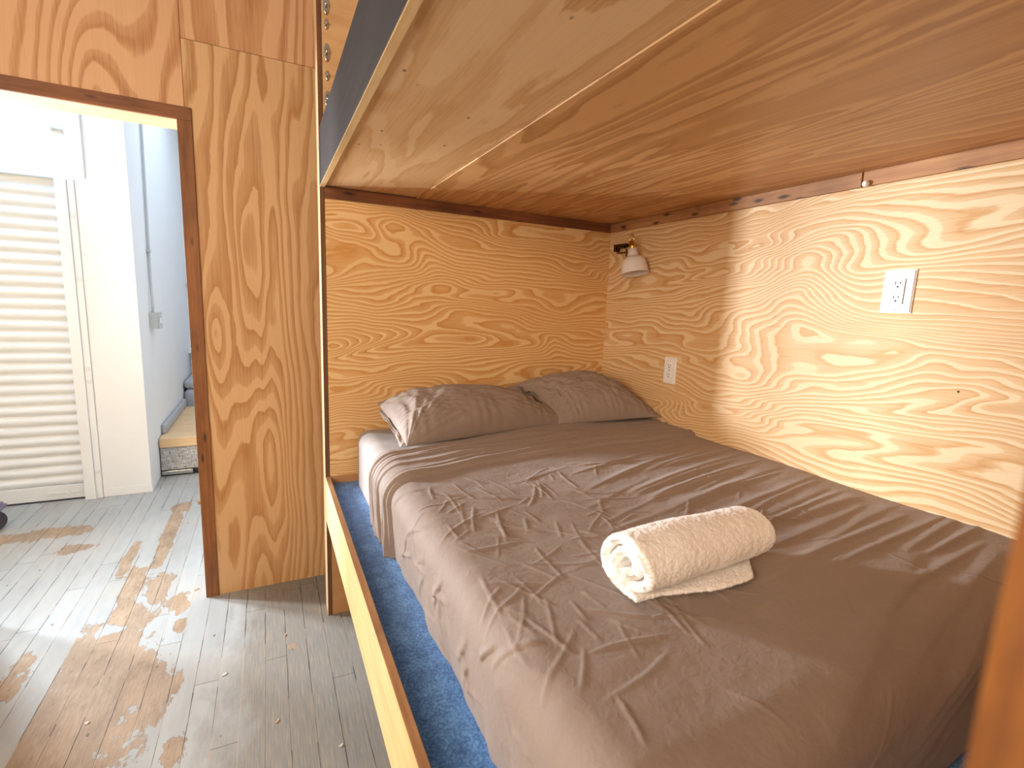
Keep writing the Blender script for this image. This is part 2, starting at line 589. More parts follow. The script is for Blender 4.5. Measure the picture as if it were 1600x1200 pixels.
# numpy gradient noise -------------------------------------------------
_rng = np.random.RandomState(7)
_perm = _rng.permutation(512)
_perm = np.concatenate([_perm, _perm])
_ang = _rng.rand(512) * 2 * pi
_gx, _gy = np.cos(_ang), np.sin(_ang)


def pn(x, y):
    xi = np.floor(x).astype(int)
    yi = np.floor(y).astype(int)
    xf, yf = x - xi, y - yi

    def g(ix, iy, fx, fy):
        h = _perm[(_perm[ix % 512] + iy) % 512]
        return _gx[h] * fx + _gy[h] * fy
    u = xf * xf * xf * (xf * (xf * 6 - 15) + 10)
    v = yf * yf * yf * (yf * (yf * 6 - 15) + 10)
    a = g(xi, yi, xf, yf)
    b = g(xi + 1, yi, xf - 1, yf)
    c = g(xi, yi + 1, xf, yf - 1)
    d = g(xi + 1, yi + 1, xf - 1, yf - 1)
    return (a + (b - a) * u) * (1 - v) + (c + (d - c) * u) * v


def fbm(x, y, o=4, r=0.5):
    s, a = 0, 1.0
    for i in range(o):
        s = s + a * pn(x * 2 ** i + 17.3 * i, y * 2 ** i + 5.1 * i)
        a *= r
    return s


def sstep(x, a, b):
    t = np.clip((x - a) / (b - a), 0, 1)
    return t * t * (3 - 2 * t)


def grid_obj(name, P, mat, parent=None, loc=(0, 0, 0), close_u=False):
    """P: (n,m,3)"""
    n, m, _ = P.shape
    P = P - np.array(loc)
    me = bpy.data.meshes.new(name)
    idx = np.arange(n * m).reshape(n, m)
    if close_u:
        a, b = idx, np.roll(idx, -1, axis=0)
    else:
        a, b = idx[:-1], idx[1:]
    q = np.stack([a[:, :-1], b[:, :-1], b[:, 1:], a[:, 1:]], -1).reshape(-1, 4)
    me.vertices.add(n * m)
    me.vertices.foreach_set('co', P.reshape(-1).astype(np.float32))
    me.loops.add(q.size)
    me.loops.foreach_set('vertex_index', q.reshape(-1).astype(np.int32))
    me.polygons.add(len(q))
    me.polygons.foreach_set('loop_start', np.arange(0, q.size, 4, dtype=np.int32))
    me.update(calc_edges=True)
    me.validate()
    return finish(name, me, mat, parent, (0, 0, 0) if parent else loc, True)


def normals(P):
    du = np.gradient(P, axis=0)
    dv = np.gradient(P, axis=1)
    n = np.cross(du, dv)
    return n / (np.linalg.norm(n, axis=2, keepdims=True) + 1e-12)


# ------------------------------------------------------------------ main dimensions (metres)
BW = 1.370        # side wall plane
YD = 0.3486       # door wall, camera side
YDB = 0.498       # door wall, far side
XJ = -0.4876      # right door jamb
XJL = -1.307      # left door jamb
ZD = 2.032        # door head
ZR = 0.630        # rail top
ZC = 1.787        # underside of the upper bunk
ZT = 1.7427       # bottom of the ledger trim
XC_ = -0.951      # white column corner
YS = 1.888        # white wall face
H = 3.3

# ------------------------------------------------------------------ setting
fl = box('floor', (-4.5, -4.0, -0.06), (BW + 0.06, 5.4, 0.0), M['floor'], bevel=0)
struct(fl, 'worn strip wood floor with grey paint peeling off in patches', 'floor')

wr = struct(box('wall_right', (BW, -3.2, 0), (BW + 0.04, YD, H), M['ply_side'], bevel=0),
            'plywood wall along the bed with wavy horizontal grain', 'wall')

wb = struct(bpy.data.objects.new('wall_back', None), 'plywood wall around the doorway, vertical grain', 'wall')
COL.objects.link(wb)
wb.location = (0, YD, 0)
bm = bmesh.new()
c0 = 0.019
add_box(bm, (XJ + 0.03, c0, 0), (BW + 0.04, YDB - YD, H))
add_box(bm, (-4.4, c0, 0), (XJL - 0.03, YDB - YD, H))
add_box(bm, (XJL - 0.03, c0, ZD + 0.03), (XJ + 0.03, YDB - YD, H))
bm_obj('wall_core', bm, M['pine_x'], wb)
g = 0.0009
bm = bmesh.new()
add_box(bm, (-4.4, 0, 0), (XJL - 0.05, c0 - 0.001, H))
add_box(bm, (XJL - 0.05, 0, ZD + 0.05), (-0.460 - g, c0 - 0.001, H))
bm_obj('plywood_panel', bm, M['ply_door_a'], wb)
bm = bmesh.new()
add_box(bm, (-0.460 + g, 0, 2.331 + g), (BW, c0 - 0.001, H))
bm_obj('plywood_panel', bm, M['ply_door_b'], wb)
bm = bmesh.new()
add_box(bm, (XJ + 0.05, 0, 0), (BW, c0 - 0.001, 2.331 - g))
add_box(bm, (-0.460 + g, 0, ZD + 0.0505), (XJ + 0.0505, c0 - 0.001, 2.331 - g))
bm_obj('plywood_panel', bm, M['ply_door_c'], wb)

# jamb boards and brown casing strips round the doorway
tj = struct(bpy.data.objects.new('trim_1', None), 'pale pine jamb boards lining the doorway', 'door jamb')
COL.objects.link(tj)
tj.location = (XJ, YD, 0)
y1 = YDB - YD
box('jamb_board', (0, 0.002, 0), (0.03, y1 + 0.002, ZD + 0.03), M['pine_z'], tj)
box('jamb_board', (XJL - XJ - 0.03, 0.002, 0), (XJL - XJ, y1 + 0.002, ZD + 0.03), M['pine_z'], tj)
box('head_board', (XJL - XJ, 0.002, ZD), (0, y1 + 0.002, ZD + 0.03), M['pine_x'], tj)
tc = struct(bpy.data.objects.new('trim_2', None), 'reddish brown reclaimed wood casing round the doorway', 'door casing')
COL.objects.link(tc)
tc.location = (XJ, YD, 0)
box('casing_upright', (0.0005, -0.008, 0), (0.0500, 0.0015, ZD), M['case_z'], tc, 0.001)
box('casing_upright', (XJL - XJ - 0.05, -0.008, 0), (XJL - XJ - 0.0005, 0.0015, ZD), M['case_z'], tc, 0.001)
box('casing_head', (XJL - XJ - 0.05, -0.008, ZD + 0.0005), (0.0500, 0.0015, ZD + 0.050), M['case_x'], tc, 0.001)

# small metal strike plate peeping past the jamb
lt = thing('door_latch', 'small brass latch block on the far edge of the door jamb', 'latch', (XJ - 0.0, 0.475, 0.405))
bm = bmesh.new()
add_box(bm, (-0.026, 0.0, -0.008), (0.0, 0.02, 0.008), 0.001)
bm_obj('latch_block', bm, M['brass'], lt)
bm = bmesh.new()
add_box(bm, (-0.016, 0.006, 0.008), (-0.002, 0.014, 0.022), 0.001)
bm_obj('latch_bolt', bm, M['steel'], lt)

# white room ---------------------------------------------------------
wf = struct(bpy.data.objects.new('wall_far', None), 'white painted wall around the roller shutter', 'wall')
COL.objects.link(wf)
wf.location = (0, YS, 0)
bm = bmesh.new()
add_box(bm, (-1.215, 0, 0), (XC_, 2.25, H))             # column by the shutter and the wall running back
add_box(bm, (-4.4, 0, 2.004), (-1.2155, 0.25, H))          # wall above the shutter
add_box(bm, (-4.4, 0, 0), (-3.2, 0.25, 2.0035))
bm_obj('wall_face', bm, M['white'], wf)
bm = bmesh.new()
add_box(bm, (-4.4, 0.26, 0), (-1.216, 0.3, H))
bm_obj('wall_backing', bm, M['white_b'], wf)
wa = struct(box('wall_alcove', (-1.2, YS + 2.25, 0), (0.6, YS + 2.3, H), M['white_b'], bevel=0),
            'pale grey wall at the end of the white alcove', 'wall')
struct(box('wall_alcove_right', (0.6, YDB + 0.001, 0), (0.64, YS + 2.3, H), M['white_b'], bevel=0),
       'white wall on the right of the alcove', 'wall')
struct(box('wall_left', (-4.44, YDB, 0), (-4.4, YS + 0.3, H), M['white'], bevel=0), 'white left wall of the shutter room', 'wall')
bb = struct(box('baseboard_far', (-1.214, YS - 0.004, 0), (XC_ + 0.004, YS - 0.0003, 0.055), M['white'], bevel=0.001),
            'low white baseboard under the white column', 'baseboard')

# curved white end plate of the shutter drum, on the wall above the shutter
hp = thing('shutter_end_plate', 'curved white end plate on the wall above the roller shutter', 'bracket', (-1.16, YS, 2.02))
bm = bmesh.new()
pts = [(0.0, 0.0), (0.0, 0.40), (-0.045, 0.385), (-0.072, 0.35), (-0.085, 0.31), (-0.083, 0.265), (-0.068, 0.225),
       (-0.062, 0.17), (-0.05, 0.12), (-0.035, 0.07), (-0.018, 0.03)]
fr_ = [bm.verts.new((x, -0.022, z)) for x, z in pts]
bk_ = [bm.verts.new((x, -0.0005, z)) for x, z in pts]
bm.faces.new(fr_)
bm.faces.new(bk_[::-1])
for i in range(len(pts)):
    j = (i + 1) % len(pts)
    bm.faces.new((fr_[j], fr_[i], bk_[i], bk_[j]))
bm_obj('plate', bm, M['white'], hp)
bm = bmesh.new()
add_lathe(bm, [(0.006, 0), (0.006, 0.045), (0.010, 0.046), (0.010, 0.056), (0.0, 0.057)],
          Matrix.Translation((-0.083, -0.012, 0.262)) @ Matrix.Rotation(radians(-90), 4, 'Y'), 12, False)
bm_obj('axle_stub', bm, M['white_b'], hp, smooth=True)

# roller shutter
sh = thing('roller_shutter', 'white ribbed metal roller shutter, closed, seen through the doorway', 'shutter', (-2.2, YS + 0.02, 0))
pitch = 0.0665
prof = []
z = 0.105
zz = []
while z < 2.0:
    for k in range(8):
        a = k / 8
        if a < 0.75:
            q = a / 0.75
            prof.append((-0.013 * sin(pi * q) ** 0.8, z + pitch * a))
        else:
            prof.append((0.004 * sin(pi * (a - 0.75) / 0.25), z + pitch * a))
    z += pitch
vs, fs = [], []
for (dy, zc) in prof:
    vs += [(-1.0, dy, zc), (0.93, dy, zc)]
for i in range(len(prof) - 1):
    fs.append((2 * i, 2 * i + 1, 2 * i + 3, 2 * i + 2))
nb = len(vs)
vs += [(-1.0, 0.012, 0.105), (0.93, 0.012, 0.105), (-1.0, 0.012, 2.0), (0.93, 0.012, 2.0)]
fs.append((nb, nb + 1, nb + 3, nb + 2))
mesh_obj('slat_curtain', vs, fs, M['shutter'], sh, smooth=False)
bm = bmesh.new()
add_box(bm, (-1.0, -0.016, 0.012), (0.93, 0.012, 0.104), 0.003)
bm_obj('bottom_bar', bm, M['shutter'], sh)
bm = bmesh.new()
add_box(bm, (-1.0, -0.012, 0.0), (0.93, 0.01, 0.0118))
bm_obj('rubber_seal', bm, M['rubber'], sh)
bm = bmesh.new()
add_box(bm, (0.70, -0.021, 0.045), (0.80, -0.0155, 0.062), 0.002)
add_box(bm, (0.82, -0.021, 0.047), (0.86, -0.0155, 0.058), 0.002)
bm_obj('pull_handle', bm, M['white_b'], sh)
bm = bmesh.new()
add_box(bm, (0.895, -0.050, 0.0), (0.950, 0.018, 2.0), 0.002)
bm_obj('guide_rail', bm, M['white'], sh)
bm = bmesh.new()
add_box(bm, (0.951, -0.034, 0.0), (0.984, -0.0205, 2.0), 0.002)
bm_obj('guide_flange', bm, M['white'], sh)
for zb in (0.18, 0.86, 0.78, 1.42, 1.80):
    bm = bmesh.new()
    add_box(bm, (0.958, -0.043, zb - 0.012), (0.979, -0.033, zb + 0.012), 0.003)
    bm_obj('bracket_bolt', bm, M['white_b'], sh)
bm = bmesh.new()
add_box(bm, (-1.0, -0.030, 2.0005), (0.984, -0.0205, 2.0035))
bm_obj('head_flashing', bm, M['greybox'], sh)

# conduit and switch box
sw = thing('switch_box', 'grey metal switch box at the foot of the conduit on white wall', 'switch', (XC_, 2.2, 1.10))
box('box_body', (0.0005, 0, 0), (0.049, 0.085, 0.115), M['greybox'], sw, 0.003)
box('cover_plate', (0.0495, 0.012, -0.002), (0.054, 0.15, 0.117), M['greybox'], sw, 0.002)
box('toggle', (0.0545, 0.04, 0.04), (0.066, 0.06, 0.075), M['plastic'], sw, 0.002)
cd = thing('conduit', 'thin grey electrical conduit running up the white wall', 'conduit', (XC_ + 0.012, 2.23, 1.216))
bm = bmesh.new()
pts = [(0.008, 0.0, 0.0), (0.008, 0.01, 0.06), (0.004, 0.03, 0.14), (0, 0.045, 0.22)] + [(0, 0.045 + 0.02 * k, 0.22 + 0.3 * k) for k in range(1, 7)]
add_tube(bm, pts, 0.0085, 10)
bm_obj('pipe', bm, M['greybox'], cd, smooth=True)
bm = bmesh.new()
add_box(bm, (-0.0115, 0.028, 0.42), (0.011, 0.085, 0.44), 0.002)
bm_obj('strap', bm, M['greybox'], cd)

# far wall details in the alcove
pr = thing('wall_pipe', 'thin white pipe running across the end wall of the alcove', 'pipe', (-0.9, YS + 2.25, 1.45))
bm = bmesh.new()
add_tube(bm, [(-0.045, -0.02, 0), (0.6, -0.02, 0), (1.2, -0.02, 0)], 0.016, 10)
bm_obj('pipe_run', bm, M['white'], pr, smooth=True)
bm = bmesh.new()
add_box(bm, (0.0, -0.028, -0.024), (0.03, -0.0005, 0.024), 0.002)
bm_obj('pipe_clip', bm, M['white'], pr)
ws = thing('wall_shelf', 'white ledge on the end wall of the alcove above the sofa', 'shelf', (-0.9, YS + 2.25, 0.74))
box('shelf_board', (-0.05, -0.16, 0.0), (1.2, -0.0005, 0.05), M['white'], ws)
box('shelf_cleat', (-0.05, -0.03, -0.04), (1.2, -0.0005, -0.001), M['white_b'], ws)

# low sofa with a slatted top
so = thing('low_sofa', 'low sofa in grey tweed with slatted pale wood top beyond the doorway', 'sofa', (XC_, 2.19, 0))
box('sofa_base', (0.006, 0.012, 0.045), (1.25, 1.25, 0.222), M['tweed'], so, 0.008)
box('foot_strip', (0.01, 0.004, 0.012), (0.205, 0.03, 0.040), M['steel'], so, 0.002)
box('plinth', (0.006, 0.02, 0.0), (1.25, 1.2, 0.044), M['slot'], so, 0.001)
yy0 = -0.005
for k in range(6):
    box('slat', (0.006 + 0.004 * k, yy0, 0.2225), (1.3, yy0 + 0.196, 0.294), M['pine_x'], so, 0.007)
    yy0 += 0.202
cu = thing('seat_cushion', 'upright grey cushion against the wall behind the slatted top', 'cushion', (XC_, 3.46, 0))


def soft_box(name, a, b, mat, parent, r=0.03, loc=(0, 0, 0)):
    bm = bmesh.new()
    add_box(bm, a, b)
    bmesh.ops.bevel(bm, geom=list(bm.edges), offset=r, segments=5, affect='EDGES', profile=0.5)
    return bm_obj(name, bm, mat, parent, loc, True)


soft_box('cushion_body', (0.006, -0.005, 0.0), (0.9, 0.62, 0.44), M['cushion'], cu, 0.05)
soft_box('cushion_top', (0.006, 0.02, 0.441), (0.9, 0.60, 0.53), M['cushion'], cu, 0.04)
bo = thing('bolster', 'slim grey bolster wedged between slatted top and white wall', 'cushion', (XC_, 2.33, 0.2945))
soft_box('bolster_body', (0.003, 0.0, 0.0), (0.032, 1.08, 0.072), M['cushion'], bo, 0.012)

# caster at the left edge
cs = thing('caster', 'dark rubber caster wheel on the floor before the roller shutter', 'caster', (-1.60, 1.48, 0))
bm = bmesh.new()
mt = Matrix.Translation((-0.012, 0, 0.062)) @ Matrix.Rotation(radians(35), 4, 'Z') @ Matrix.Rotation(radians(90), 4, 'X')
add_lathe(bm, [(0.03, -0.014), (0.052, -0.014), (0.062, -0.008), (0.062, 0.008), (0.052, 0.014), (0.03, 0.014)], mt, 32)
bm_obj('wheel', bm, M['rubber'], cs, smooth=False)
bm = bmesh.new()
add_lathe(bm, [(0.014, -0.018), (0.024, -0.016), (0.024, 0.016), (0.014, 0.018)], mt, 20)
bm_obj('hub', bm, M['chip'], cs)
bm = bmesh.new()
add_box(bm, (-0.06, -0.045, 0.128), (0.045, 0.045, 0.150), 0.008)
add_box(bm, (-0.045, -0.030, 0.1505), (0.035, 0.030, 0.165), 0.004)
bm_obj('fork_plate', bm, M['lilac'], cs)

# ------------------------------------------------------------------ bunk bed
bunk = thing('bunk_bed', 'built-in plywood bunk with blue carpeted platform and dark grey upper fascia', 'bunk bed', (0, 0, 0))
box('head_panel', (0.0175, 0.0, 0.6305), (BW - 0.0005, 0.018, ZC - 0.0035), M['ply_head'], bunk, 0)
o = box('lower_end_panel', (0.0175, 0.0, 0.0), (BW - 0.0005, 0.018, 0.556), M['under'], bunk, 0)
box('side_stile', (0.0, 0.0005, 0.0), (0.0165, 0.090, 3.2), M['pine_z'], bunk, 0.0006)
o = box('edge_strip', (0.0005, -0.0020, 0.0), (0.0165, -0.0001, 3.2), M['brown_z'], bunk, 0)
o['label'] = 'dark brown front edge of the stile'
o = box('base_strip', (0.0185, -0.008, 0.6005), (BW - 0.0005, -0.0005, 0.630), M['under'], bunk, 0.001)
o = box('ledger_strip', (0.0175, -0.012, ZT), (BW - 0.013, -0.0005, ZC - 0.0035), M['red_x'], bunk, 0.001)
o['label'] = 'dark reddish reclaimed wood strip along the head wall'
bm = bmesh.new()
add_box(bm, (BW - 0.012, -1.188, ZT), (BW - 0.0005, -0.0005, ZC - 0.0035), 0.001)
add_box(bm, (BW - 0.012, -2.10, ZT), (BW - 0.0005, -1.1925, ZC - 0.0035), 0.001)
o = bm_obj('ledger_strip', bm, M['red_y_lit'], bunk)
o['label'] = 'reclaimed wood strip along the side wall'
box('bed_rail', (0.0, -2.02, 0.437), (0.0178, -0.0025, 0.6285), M['rail'], bunk, 0.001)
bm = bmesh.new()
add_box(bm, (0.0002, -0.366, 0.6287), (0.0178, -0.0025, ZR), 0)
add_box(bm, (0.0002, -2.02, 0.6287), (0.0178, -0.3675, ZR), 0)
o = bm_obj('rail_top_edge', bm, M['rail_edge'], bunk)
o['label'] = 'brown top edge of the rail'
box('platform', (0.0185, -2.02, 0.557), (BW - 0.001, -0.0005, 0.597), M['under'], bunk, 0)
box('carpet', (0.0188, -2.02, 0.5972), (BW - 0.001, -0.0085, 0.601), M['carpet'], bunk, 0)
# upper bunk
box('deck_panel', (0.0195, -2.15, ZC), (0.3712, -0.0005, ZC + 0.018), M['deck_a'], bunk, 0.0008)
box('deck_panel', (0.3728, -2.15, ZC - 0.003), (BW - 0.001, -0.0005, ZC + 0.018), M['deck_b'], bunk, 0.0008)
box('fascia', (0.0, -2.15, ZC - 0.0035), (0.0175, -0.0025, 1.984), M['fascia'], bunk, 0.0008)
o = box('fascia_edge', (0.0, -2.15, ZC - 0.0055), (0.0175, -0.0025, ZC - 0.0037), M['rail'], bunk, 0)
o['label'] = 'bare wood bottom edge of the grey fascia'
box('upper_end_panel', (0.0175, 0.0, ZC + 0.0005), (BW - 0.0005, 0.018, 3.2), M['upper'], bunk, 0)
box('foot_post', (0.0, -2.16, 0.0), (0.040, -2.046, 3.2), M['post'], bunk, 0.004)
box('foot_panel', (0.041, -2.125, 0.0), (BW - 0.001, -2.105, 3.2), M['under'], bunk, 0)


def bolt(zc, big):
    h = 0.062 if big else 0.036
    w = 0.021 if big else 0.014
    bm = bmesh.new()
    mt = Matrix.Translation((0.0, 0, 0)) @ Matrix.Rotation(radians(90), 4, 'X') @ Matrix.Diagonal((w / 2, h / 2, 1, 1))
    add_lathe(bm, [(1, 0.0002), (1, 0.0035), (0.85, 0.005), (0.55, 0.005)], mt, 28)
    p = bm_obj('bolt_plate', bm, M['steel'], bunk, (0.034, 0, zc), True)
    bm = bmesh.new()
    r = 0.007 if big else 0.0045
    mt = Matrix.Translation((0, -0.004, 0)) @ Matrix.Rotation(radians(90), 4, 'X')
    add_lathe(bm, [(r, 0), (r, 0.006), (r * 0.8, 0.010), (r * 0.35, 0.012), (0.0001, 0.0122)], mt, 16)
    bm_obj('bolt_head', bm, M['steel'], p, (0, 0, 0), True)
    return p


for zc, bg in ((2.413, 1), (2.351, 0), (2.256, 1), (2.178, 0), (2.095, 1)):
    bolt(zc, bg)

# ------------------------------------------------------------------ mattress with fitted sheet
XM = 0.118
ZTOP = 0.845


def ztop(x, y):
    return 0.836 + 0.026 * np.clip((x - XM) / 1.25, 0, 1) + 0.006 * fbm(x * 2.3 + 3, y * 2.3, 2)


def side_map(s, hgt=0.235, r=0.055):
    """arc length from the bottom of the left side -> (x, drop below the top)"""
    arc = r * pi / 2
    x = np.zeros_like(s)
    d = np.zeros_like(s)
    hs = hgt - r
    a = s < hs
    x[a] = 0
    d[a] = hgt - s[a]
    b = (s >= hs) & (s < hs + arc)
    th = (s[b] - hs) / r
    x[b] = r - r * np.cos(th)
    d[b] = r - r * np.sin(th)
    c = s >= hs + arc
    x[c] = r + (s[c] - hs - arc)
    d[c] = 0
    return x, d


YF = -1.735
mat_root = thing('mattress', 'mattress in a smooth light taupe fitted sheet, head corner bare', 'mattress', (0.12, -0.01, 0.601))
nS, nT = 160, 150
smax = 0.18 + 0.055 * pi / 2 + (BW - 0.006 - XM - 0.055)
s = np.linspace(0, smax, nS)[:, None] * np.ones((1, nT))
t = np.linspace(0, 1, nT)[None, :] * np.ones((nS, 1))
x, d = side_map(s.ravel())
x = x.reshape(s.shape)
d = d.reshape(s.shape)
# round the head end and the foot end slightly
y = -0.012 + (YF + 0.012) * t
ed = np.minimum(t * abs(YF), (1 - t) * abs(YF))
rr = 0.035
dr = np.where(ed < rr, rr - np.sqrt(np.clip(rr ** 2 - (rr - ed) ** 2, 0, None)), 0)
X = XM + 0.006 + x
X = np.where(d > 0.001, X + dr * 0.9 * np.clip(d / 0.055, 0, 1), X)
X = X + 0.034 * sstep(-y, 0.50, 0.66) * np.clip(d / 0.06, 0, 1)
Z = ztop(X, y) - 0.008 - d - dr * np.clip(1 - d / 0.06, 0, 1)
P = np.stack([X, y, Z], -1)
N = normals(P)
if N[nS - 5, nT // 2, 2] < 0:
    N = -N
hgt = 0.0022 * fbm(s * 7, t * 12, 3) * sstep(s, 0.0, 0.1)
P = P + N * hgt[..., None]
grid_obj('fitted_sheet', P, M['fitted'], mat_root, (0.12, -0.01, 0.601))
bm = bmesh.new()
add_box(bm, (0.055, YF + 0.04, 0.001), (1.235, -0.012, 0.222), 0.02)
bm_obj('mattress_core', bm, M['fitted'], mat_root, (0, 0, 0), True)

# ------------------------------------------------------------------ flat sheet with wrinkles
rng = np.random.RandomState(21)
HS = 0.235
nS, nT = 520, 620
s1 = np.linspace(0, 1, nS)
S0 = smax + 0.006
s = (S0 * s1)[:, None] * np.ones((1, nT))
xs, d = side_map(s.ravel(), 0.236, 0.060)
xs = xs.reshape(s.shape)
d = d.reshape(s.shape)
Xb = XM + xs


def yfar(x):
    return np.interp(x, [0.10, 0.23, 0.56, 1.0, 1.2, 1.37], [-0.44, -0.435, -0.375, -0.30, -0.285, -0.30])


def ynear(x):
    return np.interp(x, [0.10, 0.42, 0.97, 1.37], [-0.715, -0.665, -0.635, -0.66])


yf_ = yfar(Xb)
DF = 0.235
footy = YF - 0.02 - 0.055 * (1 - (Xb - XM) / 1.25)
Ltot = (yf_ - footy)
rF = 0.085
arcF = rF * pi / 2
full = Ltot - rF + arcF + (DF - rF)
tl = np.linspace(0, 1, nT)[None, :] * full        # arc length from the far hem
top = Ltot - rF
Yt = np.where(tl < top, yf_ - tl, 0)
th = np.clip((tl - top) / rF, 0, pi / 2)
Yt = np.where(tl >= top, yf_ - top - rF * np.sin(th), Yt)
dF = np.where(tl >= top, rF - rF * np.cos(th), 0)
ext = np.clip(tl - top - arcF, 0, None)
dF = dF + ext
drop = np.sqrt(d ** 2 + dF ** 2)
drop = np.minimum(drop, 0.237)
lean = 0.030 * np.clip(d / 0.236, 0, 1) ** 2            # the side tucks in towards its hem
Xb2 = Xb + lean * (0.4 + 0.6 * sstep(-Yt, 0.5, 1.0)) * 0.6
Z = ztop(Xb, Yt) - drop
P = np.stack([Xb2, Yt, Z], -1)
N = normals(P)
if N[nS - 5, nT // 2, 2] < 0:
    N = -N
U = s                                            # metres across
V = -Yt                                          # metres from the head
V = np.where(tl >= top, -(yf_ - top) + (tl - top), V)
sE = 0.18 + 0.055 * pi / 2
topmask = sstep(U, 0.20, 0.30)
h = 0.004 + 0.0045 * fbm(U * 3.1, V * 3.7, 3) + 0.0012 * fbm(U * 14 + 3, V * 16, 3)
# turned-down band near the pillows: thicker, with ridges that follow it
yn_, yf2 = -ynear(Xb), -yf_
tb = (V - yf2) / (yn_ - yf2)                     # 0 at the far hem, 1 at the turned edge
band = 1 - sstep(V, yn_ - 0.001, yn_ + 0.006)
h = h + 0.0115 * band
rid = 0
for (c, w, a, ph) in ((0.10, 0.030, 0.0055, 0.0), (0.22, 0.026, 0.0050, 1.1), (0.36, 0.034, 0.0075, 2.0), (0.50, 0.026, 0.0055, 3.7),
                      (0.63, 0.030, 0.0070, 4.4), (0.76, 0.024, 0.0050, 5.6), (0.90, 0.034, 0.0065, 0.7)):
    cc = c + 0.06 * np.sin(U * 4.2 + ph) + 0.10 * fbm(U * 1.7 + ph * 3, U * 0 + ph, 2)
    am = 0.15 + 1.7 * np.clip(fbm(U * 2.2 + ph * 5, U * 0 + 2, 2) + 0.35, 0, 1)
    am = am * (1.0 - 0.45 * sstep(U, 0.9, 1.35))
    dd = (tb - cc) / w
    # sharper on the camera side
    rid = rid + a * am * np.exp(-np.where(dd > 0, dd * 1.5, dd * 0.55) ** 2)
h = h + 1.35 * rid * band * sstep(tb, 0.0, 0.06)
# long pulled ridges from the side wall into the bed
body = sstep(V, yn_ + 0.005, yn_ + 0.05)
R = 0


def ridge(s0, s1_, v0, b, c, w, a, sharp=1.8):
    q = np.clip((U - s0) / (s1_ - s0), 0, 1)
    f = v0 + b * (s1_ - U) + c * (s1_ - U) ** 2
    sl = np.sqrt(1 + b * b)
    dd = (V - f) / (w * sl)
    win = np.sin(pi * np.clip(q, 0, 1) ** 0.8) ** 0.7
    return a * win * np.exp(-np.where(dd > 0, dd * sharp, dd * 0.6) ** 2)


for k in range(26):
    v0 = 0.70 + k * 0.042 + rng.uniform(-0.012, 0.012)
    ln = rng.uniform(0.28, 0.75)
    s1_ = S0 + 0.05 - rng.uniform(0, 0.16)
    R = R + ridge(s1_ - ln, s1_, v0, rng.uniform(0.02, 0.20), rng.uniform(-0.05, 0.22), rng.uniform(0.007, 0.015),
                  rng.uniform(0.0025, 0.0060))
for k in range(22):      # shorter ones in the middle
    v0 = rng.uniform(0.75, 1.75)
    s1_ = rng.uniform(0.75, 1.25)
    ln = rng.uniform(0.15, 0.4)
    R = R + ridge(s1_ - ln, s1_, v0, rng.uniform(-0.1, 0.35), rng.uniform(-0.2, 0.3), rng.uniform(0.005, 0.010),
                  rng.uniform(0.0012, 0.0030))
for (a_, b_, v_, bb_, w_, am_) in ((0.55, 1.25, 1.56, 0.32, 0.020, 0.0055), (0.75, 1.35, 1.66, 0.40, 0.018, 0.005),
                                   (0.65, 1.15, 1.70, 0.45, 0.016, 0.0045), (0.60, 1.05, 1.78, 0.5, 0.016, 0.0045)):
    R = R + ridge(a_, b_, v_, bb_, 0.0, w_, am_, 1.4)
h = h + 1.25 * R * body
# crisp crossing creases


def crease(p, q, w, a):
    p = np.array(p)
    q = np.array(q)
    e = q - p
    L = np.linalg.norm(e)
    e = e / L
    dx, dv = U - p[0], V - p[1]
    al = dx * e[0] + dv * e[1]
    pe = -dx * e[1] + dv * e[0] + 0.004 * np.sin(al * 26 + p[0] * 40)
    win = np.clip(np.minimum(al, L - al) / (0.22 * L), 0, 1)
    return a * win * np.exp(-np.where(pe > 0, pe * 1.7, pe * 0.7) ** 2 / w ** 2)


Cc = 0
for k in range(70):
    cx = rng.uniform(0.22, 1.15)
    cv = rng.uniform(0.72, 1.95)
    an = rng.choice([0.9, 2.2, 0.2, 2.8]) + rng.normal(0, 0.35)
    L = rng.uniform(0.07, 0.20)
    Cc = Cc + crease((cx, cv), (cx + L * cos(an), cv + L * sin(an)), rng.uniform(0.0026, 0.0045), rng.uniform(0.0008, 0.0018))
for k in range(110):      # denser near the left edge of the top
    cx = rng.uniform(0.24, 0.72)
    cv = rng.uniform(0.74, 1.5)
    an = rng.choice([0.6, 1.9, 1.2]) + rng.normal(0, 0.4)
    L = rng.uniform(0.06, 0.19)
    Cc = Cc + crease((cx, cv), (cx + L * cos(an), cv + L * sin(an)), rng.uniform(0.0026, 0.0042), rng.uniform(0.0009, 0.0019))
for k in range(36):      # soft dents on the hanging side
    cx = rng.uniform(0.0, 0.2)
    cv = rng.uniform(0.75, 1.8)
    an = rng.choice([0.5, 2.3, 1.3]) + rng.normal(0, 0.4)
    L = rng.uniform(0.05, 0.15)
    Cc = Cc + crease((cx, cv), (cx + L * cos(an), cv + L * sin(an)), rng.uniform(0.005, 0.009), rng.uniform(0.0015, 0.0035))
h = h + 1.45 * Cc * body
# crumples on the left side
for (cu_, cv_, a_) in ((0.075, 0.80, 0.010), (0.10, 1.19, 0.008), (0.07, 1.52, 0.006)):
    g_ = np.exp(-((U - cu_) ** 2 + (V - cv_) ** 2) / 0.045 ** 2)
    h = h + a_ * g_ * (fbm(U * 13, V * 15, 3) * 0.9 + 0.25)
h = h + 0.006 * np.sin(V * 31 + 1.5 * np.sin(V * 9)) * (1 - sstep(U, 0.0, 0.16)) * 0.5
h = h + 0.010 * fbm(V * 6, V * 0 + 3, 3) * (1 - sstep(U, 0.0, 0.08))
